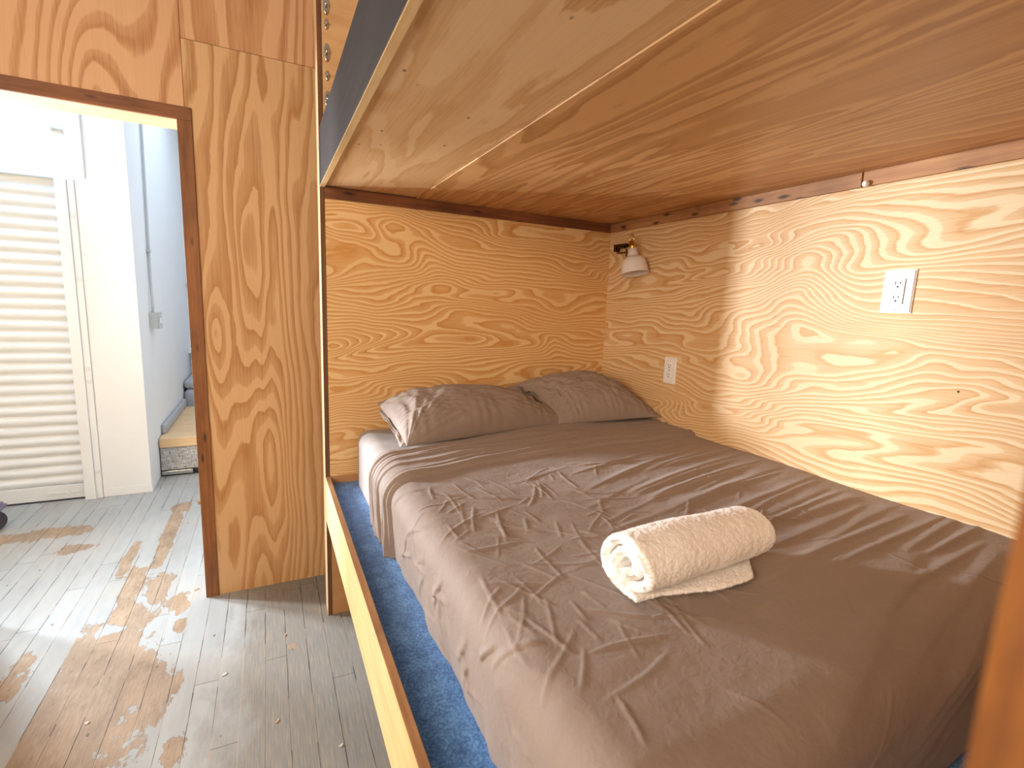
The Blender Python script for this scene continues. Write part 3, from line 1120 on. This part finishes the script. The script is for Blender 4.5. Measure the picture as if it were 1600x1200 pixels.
# foot end hangs more smoothly
h = h * (1 - 0.35 * sstep(tl - top, 0.0, 0.2))
h = np.maximum(h, 0.001)
P = P + N * h[..., None]
P[..., 0] = np.minimum(P[..., 0], BW - 0.0015)
P[..., 2] = np.maximum(P[..., 2], 0.6025)
fs_ = grid_obj('flat_sheet', P, M['sheet'], None, (0.6, -1.0, 0.60))
tag(fs_, 'wrinkled taupe brown flat sheet spread over the mattress, turned down near pillows', 'bed sheet')
md = fs_.modifiers.new('thick', 'SOLIDIFY')
md.thickness = 0.0018
md.offset = -1


# ------------------------------------------------------------------ pillows
def pillow(root, c, top_h, bot_h, seed, mat, n=170, pinch=0.05, loc=(0, 0, 0), el=0.6, er=0.85):
    """c: corners back-left, back-right, front-right, front-left; puffed along the mean normal"""
    c = [np.array(k, float) for k in c]
    u = np.linspace(-1, 1, n)
    # concentrate samples towards the seam
    u = np.sin(u * pi / 2)
    A, B = np.meshgrid(u, u, indexing='ij')     # A: left->right, B: front->back
    inb = 1 - pinch * (1 - A ** 2) * 1.0
    ina = 1 - pinch * 0.6 * (1 - B ** 2)
    a = A * ina
    b = B * inb
    bl, br, frt, flt = c

    def bil(a, b):
        a_, b_ = ((a + 1) / 2)[..., None], ((b + 1) / 2)[..., None]
        return (flt * (1 - a_) + frt * a_) * (1 - b_) + (bl * (1 - a_) + br * a_) * b_
    base = bil(a, b)
    ex = (br + frt - bl - flt) / 2
    ey = (bl + br - flt - frt) / 2
    nrm = np.cross(ex, ey)
    nrm = nrm / np.linalg.norm(nrm)
    ea, eb = 1 - np.abs(A) ** 2.2, 1 - np.abs(B) ** 2.4
    puff = np.clip(ea, 0, 1) ** np.where(A < 0, el, er) * np.clip(eb, 0, 1) ** 0.62
    # wrinkles: long folds running from the corners plus fine ones
    wr = 0
    for (ca, cb) in ((-1, -1), (1, -1), (1, 1), (-1, 1)):
        th = np.arctan2((B - cb) * 0.62 * -cb, (A - ca) * -ca)
        rr = np.sqrt((A - ca) ** 2 + (B - cb) ** 2 * 0.5)
        wr = wr + 0.0065 * np.exp(-rr * 1.3) * (1 - np.exp(-rr * 5)) * (pn(th * 7 + seed * 3 + ca, rr * 1.2 + seed) * 2.0)
    wr = wr + 0.0022 * pn(A * 5 + seed, B * 16 + A * 4) + 0.003 * fbm(A * 3 + seed * 2, B * 3, 3)
    wr = wr + 0.0035 * np.abs(pn(A * 9 + B * 5 + seed * 7, B * 3.0 - A * 2 + 5)) * (-1)
    wr = wr * np.clip(puff * 1.6, 0, 1)
    # little puckers on the seam
    wr = wr + 0.002 * np.sin(A * 38 + 3 * np.sin(A * 9 + seed)) * np.clip(puff, 0, 1) * (1 - puff) * 2
    tp = base + nrm * (top_h * puff + 2.3 * wr)[..., None]
    bt = base - nrm * (bot_h * puff)[..., None]
    floor_z = ztop(bt[..., 0], bt[..., 1]) + 0.001
    bt[..., 2] = np.maximum(bt[..., 2], floor_z)
    tp[..., 2] = np.maximum(tp[..., 2], floor_z + 0.002)
    for Q in (tp, bt):
        Q[..., 1] = np.minimum(Q[..., 1], -0.003)
        Q[..., 0] = np.minimum(Q[..., 0], BW - 0.003)
    # join both sheets in one mesh
    nn = n * n
    V_ = np.concatenate([tp.reshape(-1, 3), bt.reshape(-1, 3)]) - np.array(loc)
    idx = np.arange(nn).reshape(n, n)
    q1 = np.stack([idx[:-1, :-1], idx[1:, :-1], idx[1:, 1:], idx[:-1, 1:]], -1).reshape(-1, 4)
    q2 = q1[:, ::-1] + nn
    me = bpy.data.meshes.new('pillow_case')
    me.from_pydata(V_.tolist(), [], np.concatenate([q1, q2]).tolist())
    bm = bmesh.new()
    bm.from_mesh(me)
    bmesh.ops.remove_doubles(bm, verts=bm.verts, dist=0.0004)
    bm.to_mesh(me)
    bm.free()
    return finish('pillow_case', me, mat, root, (0, 0, 0), True)


def flange(root, path, out, loc, mat, seed, wdt=0.045, name='case_hem', lip=0.012):
    """open end of a pillowcase: two rippling cloth layers along a path"""
    n = 60
    pa = np.array(path, float)
    k = np.linspace(0, len(pa) - 1, n)
    base = np.stack([np.interp(k, range(len(pa)), pa[:, i]) for i in range(3)], -1)
    out = np.array(out, float)
    m = 16
    w = np.linspace(0, 1, m)
    for sgn in (1, -1):
        P = base[:, None, :] + w[None, :, None] * out * wdt
        tt = np.linspace(0, 1, n)[:, None]
        rip = (np.sin(tt * 17 + seed) * 0.4 + pn(tt * 6 + seed, w[None, :] * 1.5)) * 0.014
        gapz = lip * np.sin(pi * tt) * w[None, :] * sgn
        P[..., 2] += rip * w[None, :] + gapz
        P[..., 1] += 0.010 * pn(tt * 5 + seed * 2, w[None, :]) * w[None, :]
        P[..., 2] = np.maximum(P[..., 2], ztop(P[..., 0], P[..., 1]) + (0.003 if sgn > 0 else 0.001))
        P[..., 1] = np.minimum(P[..., 1], -0.004)
        o = grid_obj(name, P, mat, root, (0, 0, 0))
        o.location = (0, 0, 0)
        o.data.transform(Matrix.Translation(-Vector(loc)))
        mdd = o.modifiers.new('t', 'SOLIDIFY')
        mdd.thickness = 0.0025


L1 = (0.57, -0.25, 0.85)
p1 = thing('pillow', 'taupe pillow nearer the aisle, lying in front, bright patch of light on its left', 'pillow', L1, 'pillows on the bed')
c1 = [(0.195, -0.085, 0.950), (0.86, -0.100, 0.885), (1.020, -0.305, 0.866), (0.235, -0.415, 0.855)]
pillow(p1, c1, 0.150, 0.050, 1.3, M['case'], loc=L1, el=0.48, er=0.95)
flange(p1, [(0.238, -0.395, 0.862), (0.242, -0.27, 0.888), (0.214, -0.12, 0.935)], (-0.45, -0.05, -0.25), L1, M['case'], 2.0, 0.042, lip=0.010)
L2 = (1.10, -0.18, 0.85)
p2 = thing('pillow', 'taupe pillow in the far corner against the side wall, partly behind the other', 'pillow', L2, 'pillows on the bed')
c2 = [(0.80, -0.03, 0.985), (1.355, -0.06, 1.01), (1.362, -0.475, 0.905), (0.92, -0.32, 0.862)]
pillow(p2, c2, 0.130, 0.050, 4.9, M['case'], loc=L2, el=0.62, er=0.9)
flange(p2, [(0.940, -0.27, 0.912), (0.905, -0.17, 0.965), (0.865, -0.08, 0.990)], (-0.85, -0.30, 0.10), L2, M['case'], 5.0, 0.055, lip=0.010)

# ------------------------------------------------------------------ rolled towel


def towel():
    A0 = np.array([0.368, -1.462, 0.0])
    A1 = np.array([0.722, -1.440, 0.0])
    ax = A1 - A0
    Lg = np.linalg.norm(ax)
    ax = ax / Lg
    sd = np.array([-ax[1], ax[0], 0.0])      # horizontal, away from the camera
    zb = 0.852
    root = thing('rolled_towel', 'white terry towel rolled up, lying on the brown bed sheet', 'towel', tuple((A0 + A1) / 2 + np.array([0, 0, zb])))
    # spiral centre line in (side, up)
    nP = 460
    th = np.linspace(0, 2 * pi * 2.12, nP)
    t0 = 0.0235
    r = 0.010 + t0 * th / (2 * pi) * 1.04
    th0 = -pi * 0.5 - th[-1]
    cx = r * np.cos(th + th0)
    cz = r * np.sin(th + th0)
    # tail that lies on the bed, towards the camera
    nt = 70
    tail = np.linspace(0, 1, nt + 1)[1:]
    # last point is at the bottom moving in +side direction: mirror so it moves to the camera (-side)
    cx = -cx
    ex, ez = cx[-1], cz[-1]
    tx = ex - tail * 0.050
    tz = ez + 0.0 * tail
    cx = np.concatenate([cx, tx])
    cz = np.concatenate([cz, tz])
    nAll = len(cx)
    dx, dz = np.gradient(cx), np.gradient(cz)
    l = np.hypot(dx, dz)
    nx, nz = -dz / l, dx / l
    nL = 150
    w = np.linspace(0, 1, nL)
    w = 0.5 - 0.5 * np.cos(w * pi) if False else w
    rings = []
    half = np.full(nAll, t0 * 0.5 * 0.93)
    half[-nt - 60:] *= np.linspace(1, 0.45, nt + 60)
    half[:10] *= np.linspace(0.3, 1, 10) ** 0.5
    half[-8:] *= np.linspace(1, 0.25, 8) ** 0.5
    outl_x = np.concatenate([cx + nx * half, (cx - nx * half)[::-1]])
    prof_i = np.arange(nAll)
    zmin = cz[-1] - t0 * 0.24
    P = np.zeros((2 * nAll, nL + 2, 3))
    arcp = np.concatenate([prof_i, prof_i[::-1] + 1000]) * 0.02
    turn = np.concatenate([th, np.full(nt, th[-1])])
    turn = np.concatenate([turn, turn[::-1]])
    for j in range(nL + 2):
        q = min(max((j - 1) / (nL - 1), 0), 1)
        dist_end = min(q, 1 - q) * Lg
        e = 1.0
        if dist_end < 0.007:
            e = math.sqrt(max(0.0, 1 - (1 - dist_end / 0.007) ** 2))
        if j == 0 or j == nL + 1:
            e = 0.0
        hx = np.concatenate([cx + nx * half * e, (cx - nx * half * e)[::-1]])
        hz = np.concatenate([cz + nz * half * e, (cz - nz * half * e)[::-1]])
        # overall shape: bit slimmer and flatter to the right, softly bulging
        sc = 1.0 + 0.03 * sin(q * 5.0) - 0.02 * q
        flat = 0.90
        hx2 = hx * sc * 1.07
        hz2 = (hz - zmin) * sc * flat
        # sagging core
        along = q * Lg + 0.0035 * np.sin(turn * 2.1 + 1.0) * (2 * q - 1) * 1.2
        along = along - 0.0045 * np.sin(turn * 1.3) * (1 - q)
        pt = A0[None, :] + ax[None, :] * along[:, None] + sd[None, :] * hx2[:, None]
        pt[:, 2] = zb + hz2
        P[:, j] = pt
    # shear the tail: longer at the right end
    tailmask = np.concatenate([np.concatenate([np.zeros(nAll - nt), tail]), np.concatenate([tail[::-1], np.zeros(nAll - nt)])])
    qj = np.clip((np.arange(nL + 2) - 1) / (nL - 1), 0, 1)
    sh_ = tailmask[:, None] * (0.35 - 0.05) * 0.0 + tailmask[:, None] * (-0.030 + 0.050 * sstep(qj[None, :], 0.05, 0.85))
    P[..., 0] -= sd[0] * sh_
    P[..., 1] -= sd[1] * sh_
    # the tail stops short of the right end
    qa = qj[None, :] * tailmask[:, None]
    P[..., 0] -= ax[0] * 0.085 * qa
    P[..., 1] -= ax[1] * 0.085 * qa
    P[..., 2] += 0.004 * tailmask[:, None] * qj[None, :]
    N = normals(P)
    u_ = arcp[:, None] * np.ones((1, nL + 2))
    v_ = qj[None, :] * Lg * 100 * np.ones((2 * nAll, 1))
    ar = np.concatenate([np.cumsum(l), np.cumsum(l)[::-1] + 3.0])[:, None] * 100
    k = 0.0017 * pn(ar * 2.9 + 0 * v_, v_ * 2.4) + 0.0014 * fbm(ar * 0.7 + 0 * v_, v_ * 0.7, 2) + 0.0022 * pn(ar * 0.25 + 0 * v_, v_ * 0.16 + 3)
    P = P + N * k[..., None]
    P[..., 2] = np.maximum(P[..., 2], zb + 0.0005)
    o = grid_obj('towel_roll', P, M['terry'], root, tuple((A0 + A1) / 2 + np.array([0, 0, zb])), close_u=True)
    o.location = (0, 0, 0)
    return root


towel()

# ------------------------------------------------------------------ wall lamp
LL = (BW, -0.188, 1.664)
lamp = thing('wall_lamp', 'small white enamel clamp lamp with brass neck, below the ceiling strip', 'lamp', LL)
top_p = Vector((1.302, -0.262, 1.636))
axd = Vector((0.02, -0.135, -0.62)).normalized()
mt = Matrix.Translation(top_p) @ axd.to_track_quat('Z', 'Y').to_matrix().to_4x4()
mt = Matrix.Translation(-Vector(LL)) @ mt
bm = bmesh.new()
outer = [(0.0165, -0.004), (0.0225, -0.003), (0.0225, 0.024), (0.0245, 0.029), (0.040, 0.037), (0.050, 0.047), (0.0555, 0.062), (0.0590, 0.085),
         (0.0625, 0.108), (0.0635, 0.110), (0.0615, 0.1095), (0.0575, 0.085), (0.054, 0.062), (0.048, 0.049), (0.038, 0.039), (0.020, 0.033), (0.0005, 0.033)]
add_lathe(bm, outer, mt, 48, False)
bm_obj('lamp_shade', bm, M['enamel'], lamp, smooth=True)
bm = bmesh.new()
add_lathe(bm, [(0.0105, -0.040), (0.0125, -0.038), (0.0125, -0.022), (0.0145, -0.020), (0.0145, -0.010), (0.0125, -0.008), (0.0165, -0.004)], mt, 24)
bm_obj('socket_neck', bm, M['brass'], lamp, smooth=True)
bm = bmesh.new()
q = [mt @ Vector(p) for p in ((0, 0.011, -0.030), (0, 0.012, -0.052), (0, 0.009, -0.064), (0, 0, -0.069), (0, -0.009, -0.064), (0, -0.012, -0.052), (0, -0.011, -0.030))]
add_tube(bm, q, 0.0032, 10)
bm_obj('yoke', bm, M['brass'], lamp, smooth=True)
bm = bmesh.new()
b0 = Vector((1.302, -0.262, 1.668)) - Vector(LL)
add_tube(bm, [b0, b0 + Vector((0.03, 0.03, 0.0)), (-0.012, 0.060, 0.0)], 0.0042, 10)
bm_obj('swivel_arm', bm, M['bronze'], lamp, smooth=True)
bm = bmesh.new()
# clamp jaw: a C shape against the wall
add_box(bm, (-0.030, 0.030, 0.004), (-0.001, 0.118, 0.014), 0.003)
add_box(bm, (-0.030, 0.104, -0.020), (-0.001, 0.120, 0.014), 0.003)
add_box(bm, (-0.026, 0.050, -0.006), (-0.004, 0.100, 0.006), 0.003)
bm_obj('clamp', bm, M['bronze'], lamp)
bm = bmesh.new()
add_tube(bm, [(-0.014, 0.035, -0.026), (-0.014, 0.112, -0.026)], 0.003, 10)
add_tube(bm, [(-0.014, 0.040, -0.010), (-0.014, 0.040, -0.046)], 0.0028, 10)
bm_obj('clamp_screw', bm, M['bronze'], lamp, smooth=True)

# cable clip on the side strip
hk = thing('cable_clip', 'tiny white knob on the wood strip above the side wall', 'clip', (BW - 0.012, -1.205, 1.748))
bm = bmesh.new()
add_lathe(bm, [(0.0065, 0.0), (0.0085, 0.003), (0.0085, 0.010), (0.006, 0.014), (0.0005, 0.015)], Matrix.Rotation(radians(-90), 4, 'Y'), 18, False)
bm_obj('clip_cap', bm, M['plastic'], hk, smooth=True)
bm = bmesh.new()
add_lathe(bm, [(0.004, -0.001), (0.004, 0.004)], Matrix.Rotation(radians(-90), 4, 'Y'), 12)
bm_obj('clip_nail', bm, M['steel'], hk)


# ------------------------------------------------------------------ outlets
def outlet(yc, zc, w, hh, decora, label):
    r = thing('wall_outlet', label, 'outlet', (BW, yc, zc), 'outlets on the side wall')
    bm = bmesh.new()
    add_box(bm, (-0.0065, -w / 2, -hh / 2), (-0.0003, w / 2, hh / 2))
    bmesh.ops.bevel(bm, geom=[e for e in bm.edges if all(v.co.x < -0.003 for v in e.verts)], offset=0.003, segments=3, affect='EDGES')
    bm_obj('cover_plate', bm, M['plastic'], r)
    if decora:
        rw, rh = 0.033, 0.067
        bm = bmesh.new()
        add_box(bm, (-0.0068, -rw / 2 - 0.0008, -rh / 2 - 0.0008), (-0.0064, rw / 2 + 0.0008, rh / 2 + 0.0008))
        bm_obj('seat_gap', bm, M['slot'], r)
        box('receptacle', (-0.0095, -rw / 2, -rh / 2), (-0.0066, rw / 2, rh / 2), M['plastic'], r, 0.0006)
        xf, cz_, s_ = -0.0095, 0.019, 1.0
        box('reset_button', (-0.0103, -0.006, -0.003), (-0.0094, 0.006, 0.003), M['plastic'], r, 0.0003)
    else:
        xf, cz_, s_ = -0.0085, 0.0195, 0.95
        for sg in (1, -1):
            bm = bmesh.new()
            add_lathe(bm, [(1, 0), (1, 0.0021), (0.93, 0.0026)],
                      Matrix.Translation((-0.0062, 0, sg * cz_)) @ Matrix.Rotation(radians(-90), 4, 'Y') @ Matrix.Diagonal((0.0135, 0.0165, 1, 1)), 28)
            bm_obj('receptacle', bm, M['plastic'], r)
    for sg in (1, -1):
        bm = bmesh.new()
        z0 = sg * cz_
        add_box(bm, (xf - 0.0006, 0.0048, z0 - 0.001), (xf + 0.0002, 0.0068, z0 + 0.0075))
        add_box(bm, (xf - 0.0006, -0.0068, z0 + 0.0005), (xf + 0.0002, -0.0048, z0 + 0.0075))
        add_lathe(bm, [(0.0026, 0), (0.0026, 0.0007)],
                  Matrix.Translation((xf, -0.0003, z0 - 0.0065)) @ Matrix.Rotation(radians(-90), 4, 'Y'), 14)
        bm_obj('socket_slots', bm, M['slot'], r)
    for zs_ in ((hh / 2 - 0.009, -hh / 2 + 0.009) if decora else (0.0,)):
        bm = bmesh.new()
        add_lathe(bm, [(0.0030, 0), (0.0030, 0.0010), (0.0018, 0.0015)],
                  Matrix.Translation((-0.0064, 0, zs_)) @ Matrix.Rotation(radians(-90), 4, 'Y'), 16)
        bm_obj('screw', bm, M['screw'], r)


outlet(-1.3225, 1.4455, 0.076, 0.117, True, 'large white outlet with raised rectangular insert, high on bright part of wall')
outlet(-0.4915, 1.1140, 0.0690, 0.1150, False, 'small white duplex outlet low on the wall beside the far pillow')
nh = thing('nail_hole_plug', 'tiny dark screw head in the plywood right of the outlets', 'screw', (BW, -1.492, 1.195))
bm = bmesh.new()
add_lathe(bm, [(0.0026, 0.0002), (0.0026, 0.001), (0.001, 0.0013)], Matrix.Rotation(radians(-90), 4, 'Y'), 14)
bm_obj('screw_head', bm, M['slot'], nh)

# ------------------------------------------------------------------ bits of debris on the floor
def chip(x, y, lx, ly, rot, mat, label, seed):
    r_ = random.Random(seed)
    bm = bmesh.new()
    n = 9
    bot, topv = [], []
    for i in range(n):
        a = 2 * pi * i / n
        k = r_.uniform(0.65, 1.1)
        px, py = lx / 2 * k * cos(a), ly / 2 * k * sin(a)
        bot.append(bm.verts.new((px, py, 0.0002)))
        topv.append(bm.verts.new((px * 0.9, py * 0.9, 0.0022 + 0.0035 * abs(cos(a)) * r_.random())))
    bm.faces.new(bot[::-1])
    bm.faces.new(topv)
    for i in range(n):
        j = (i + 1) % n
        bm.faces.new((bot[i], bot[j], topv[j], topv[i]))
    o = bm_obj('wood_chip', bm, mat, None, (x, y, 0))
    o.rotation_euler = (0, 0, rot)
    tag(o, label, 'wood chip', 'chips on the floor')
    return o


chip(-0.209, -0.517, 0.020, 0.011, 0.9, M['chip'], 'small brown wood chip on the grey boards near the bed rail', 1)
chip(-0.379, -0.222, 0.022, 0.010, 0.6, M['chip_w'], 'pale paint flake on the floor in front of the plywood wall', 2)
chip(-0.173, -0.073, 0.018, 0.008, 1.2, M['chip'], 'small tan splinter on the floor just left of the bunk foot', 3)
chip(-0.534, 0.430, 0.026, 0.010, 0.8, M['chip'], 'brown splinter on the floor inside the doorway by the jamb', 4)
chip(-0.033, -0.694, 0.012, 0.010, 0.2, M['chip_w'], 'tiny white paint flake close to the bed rail at the picture bottom', 5)
chip(-0.754, -0.289, 0.016, 0.014, 0.2, M['chip_w'], 'white paint flake on the bare brown boards at lower left', 6)
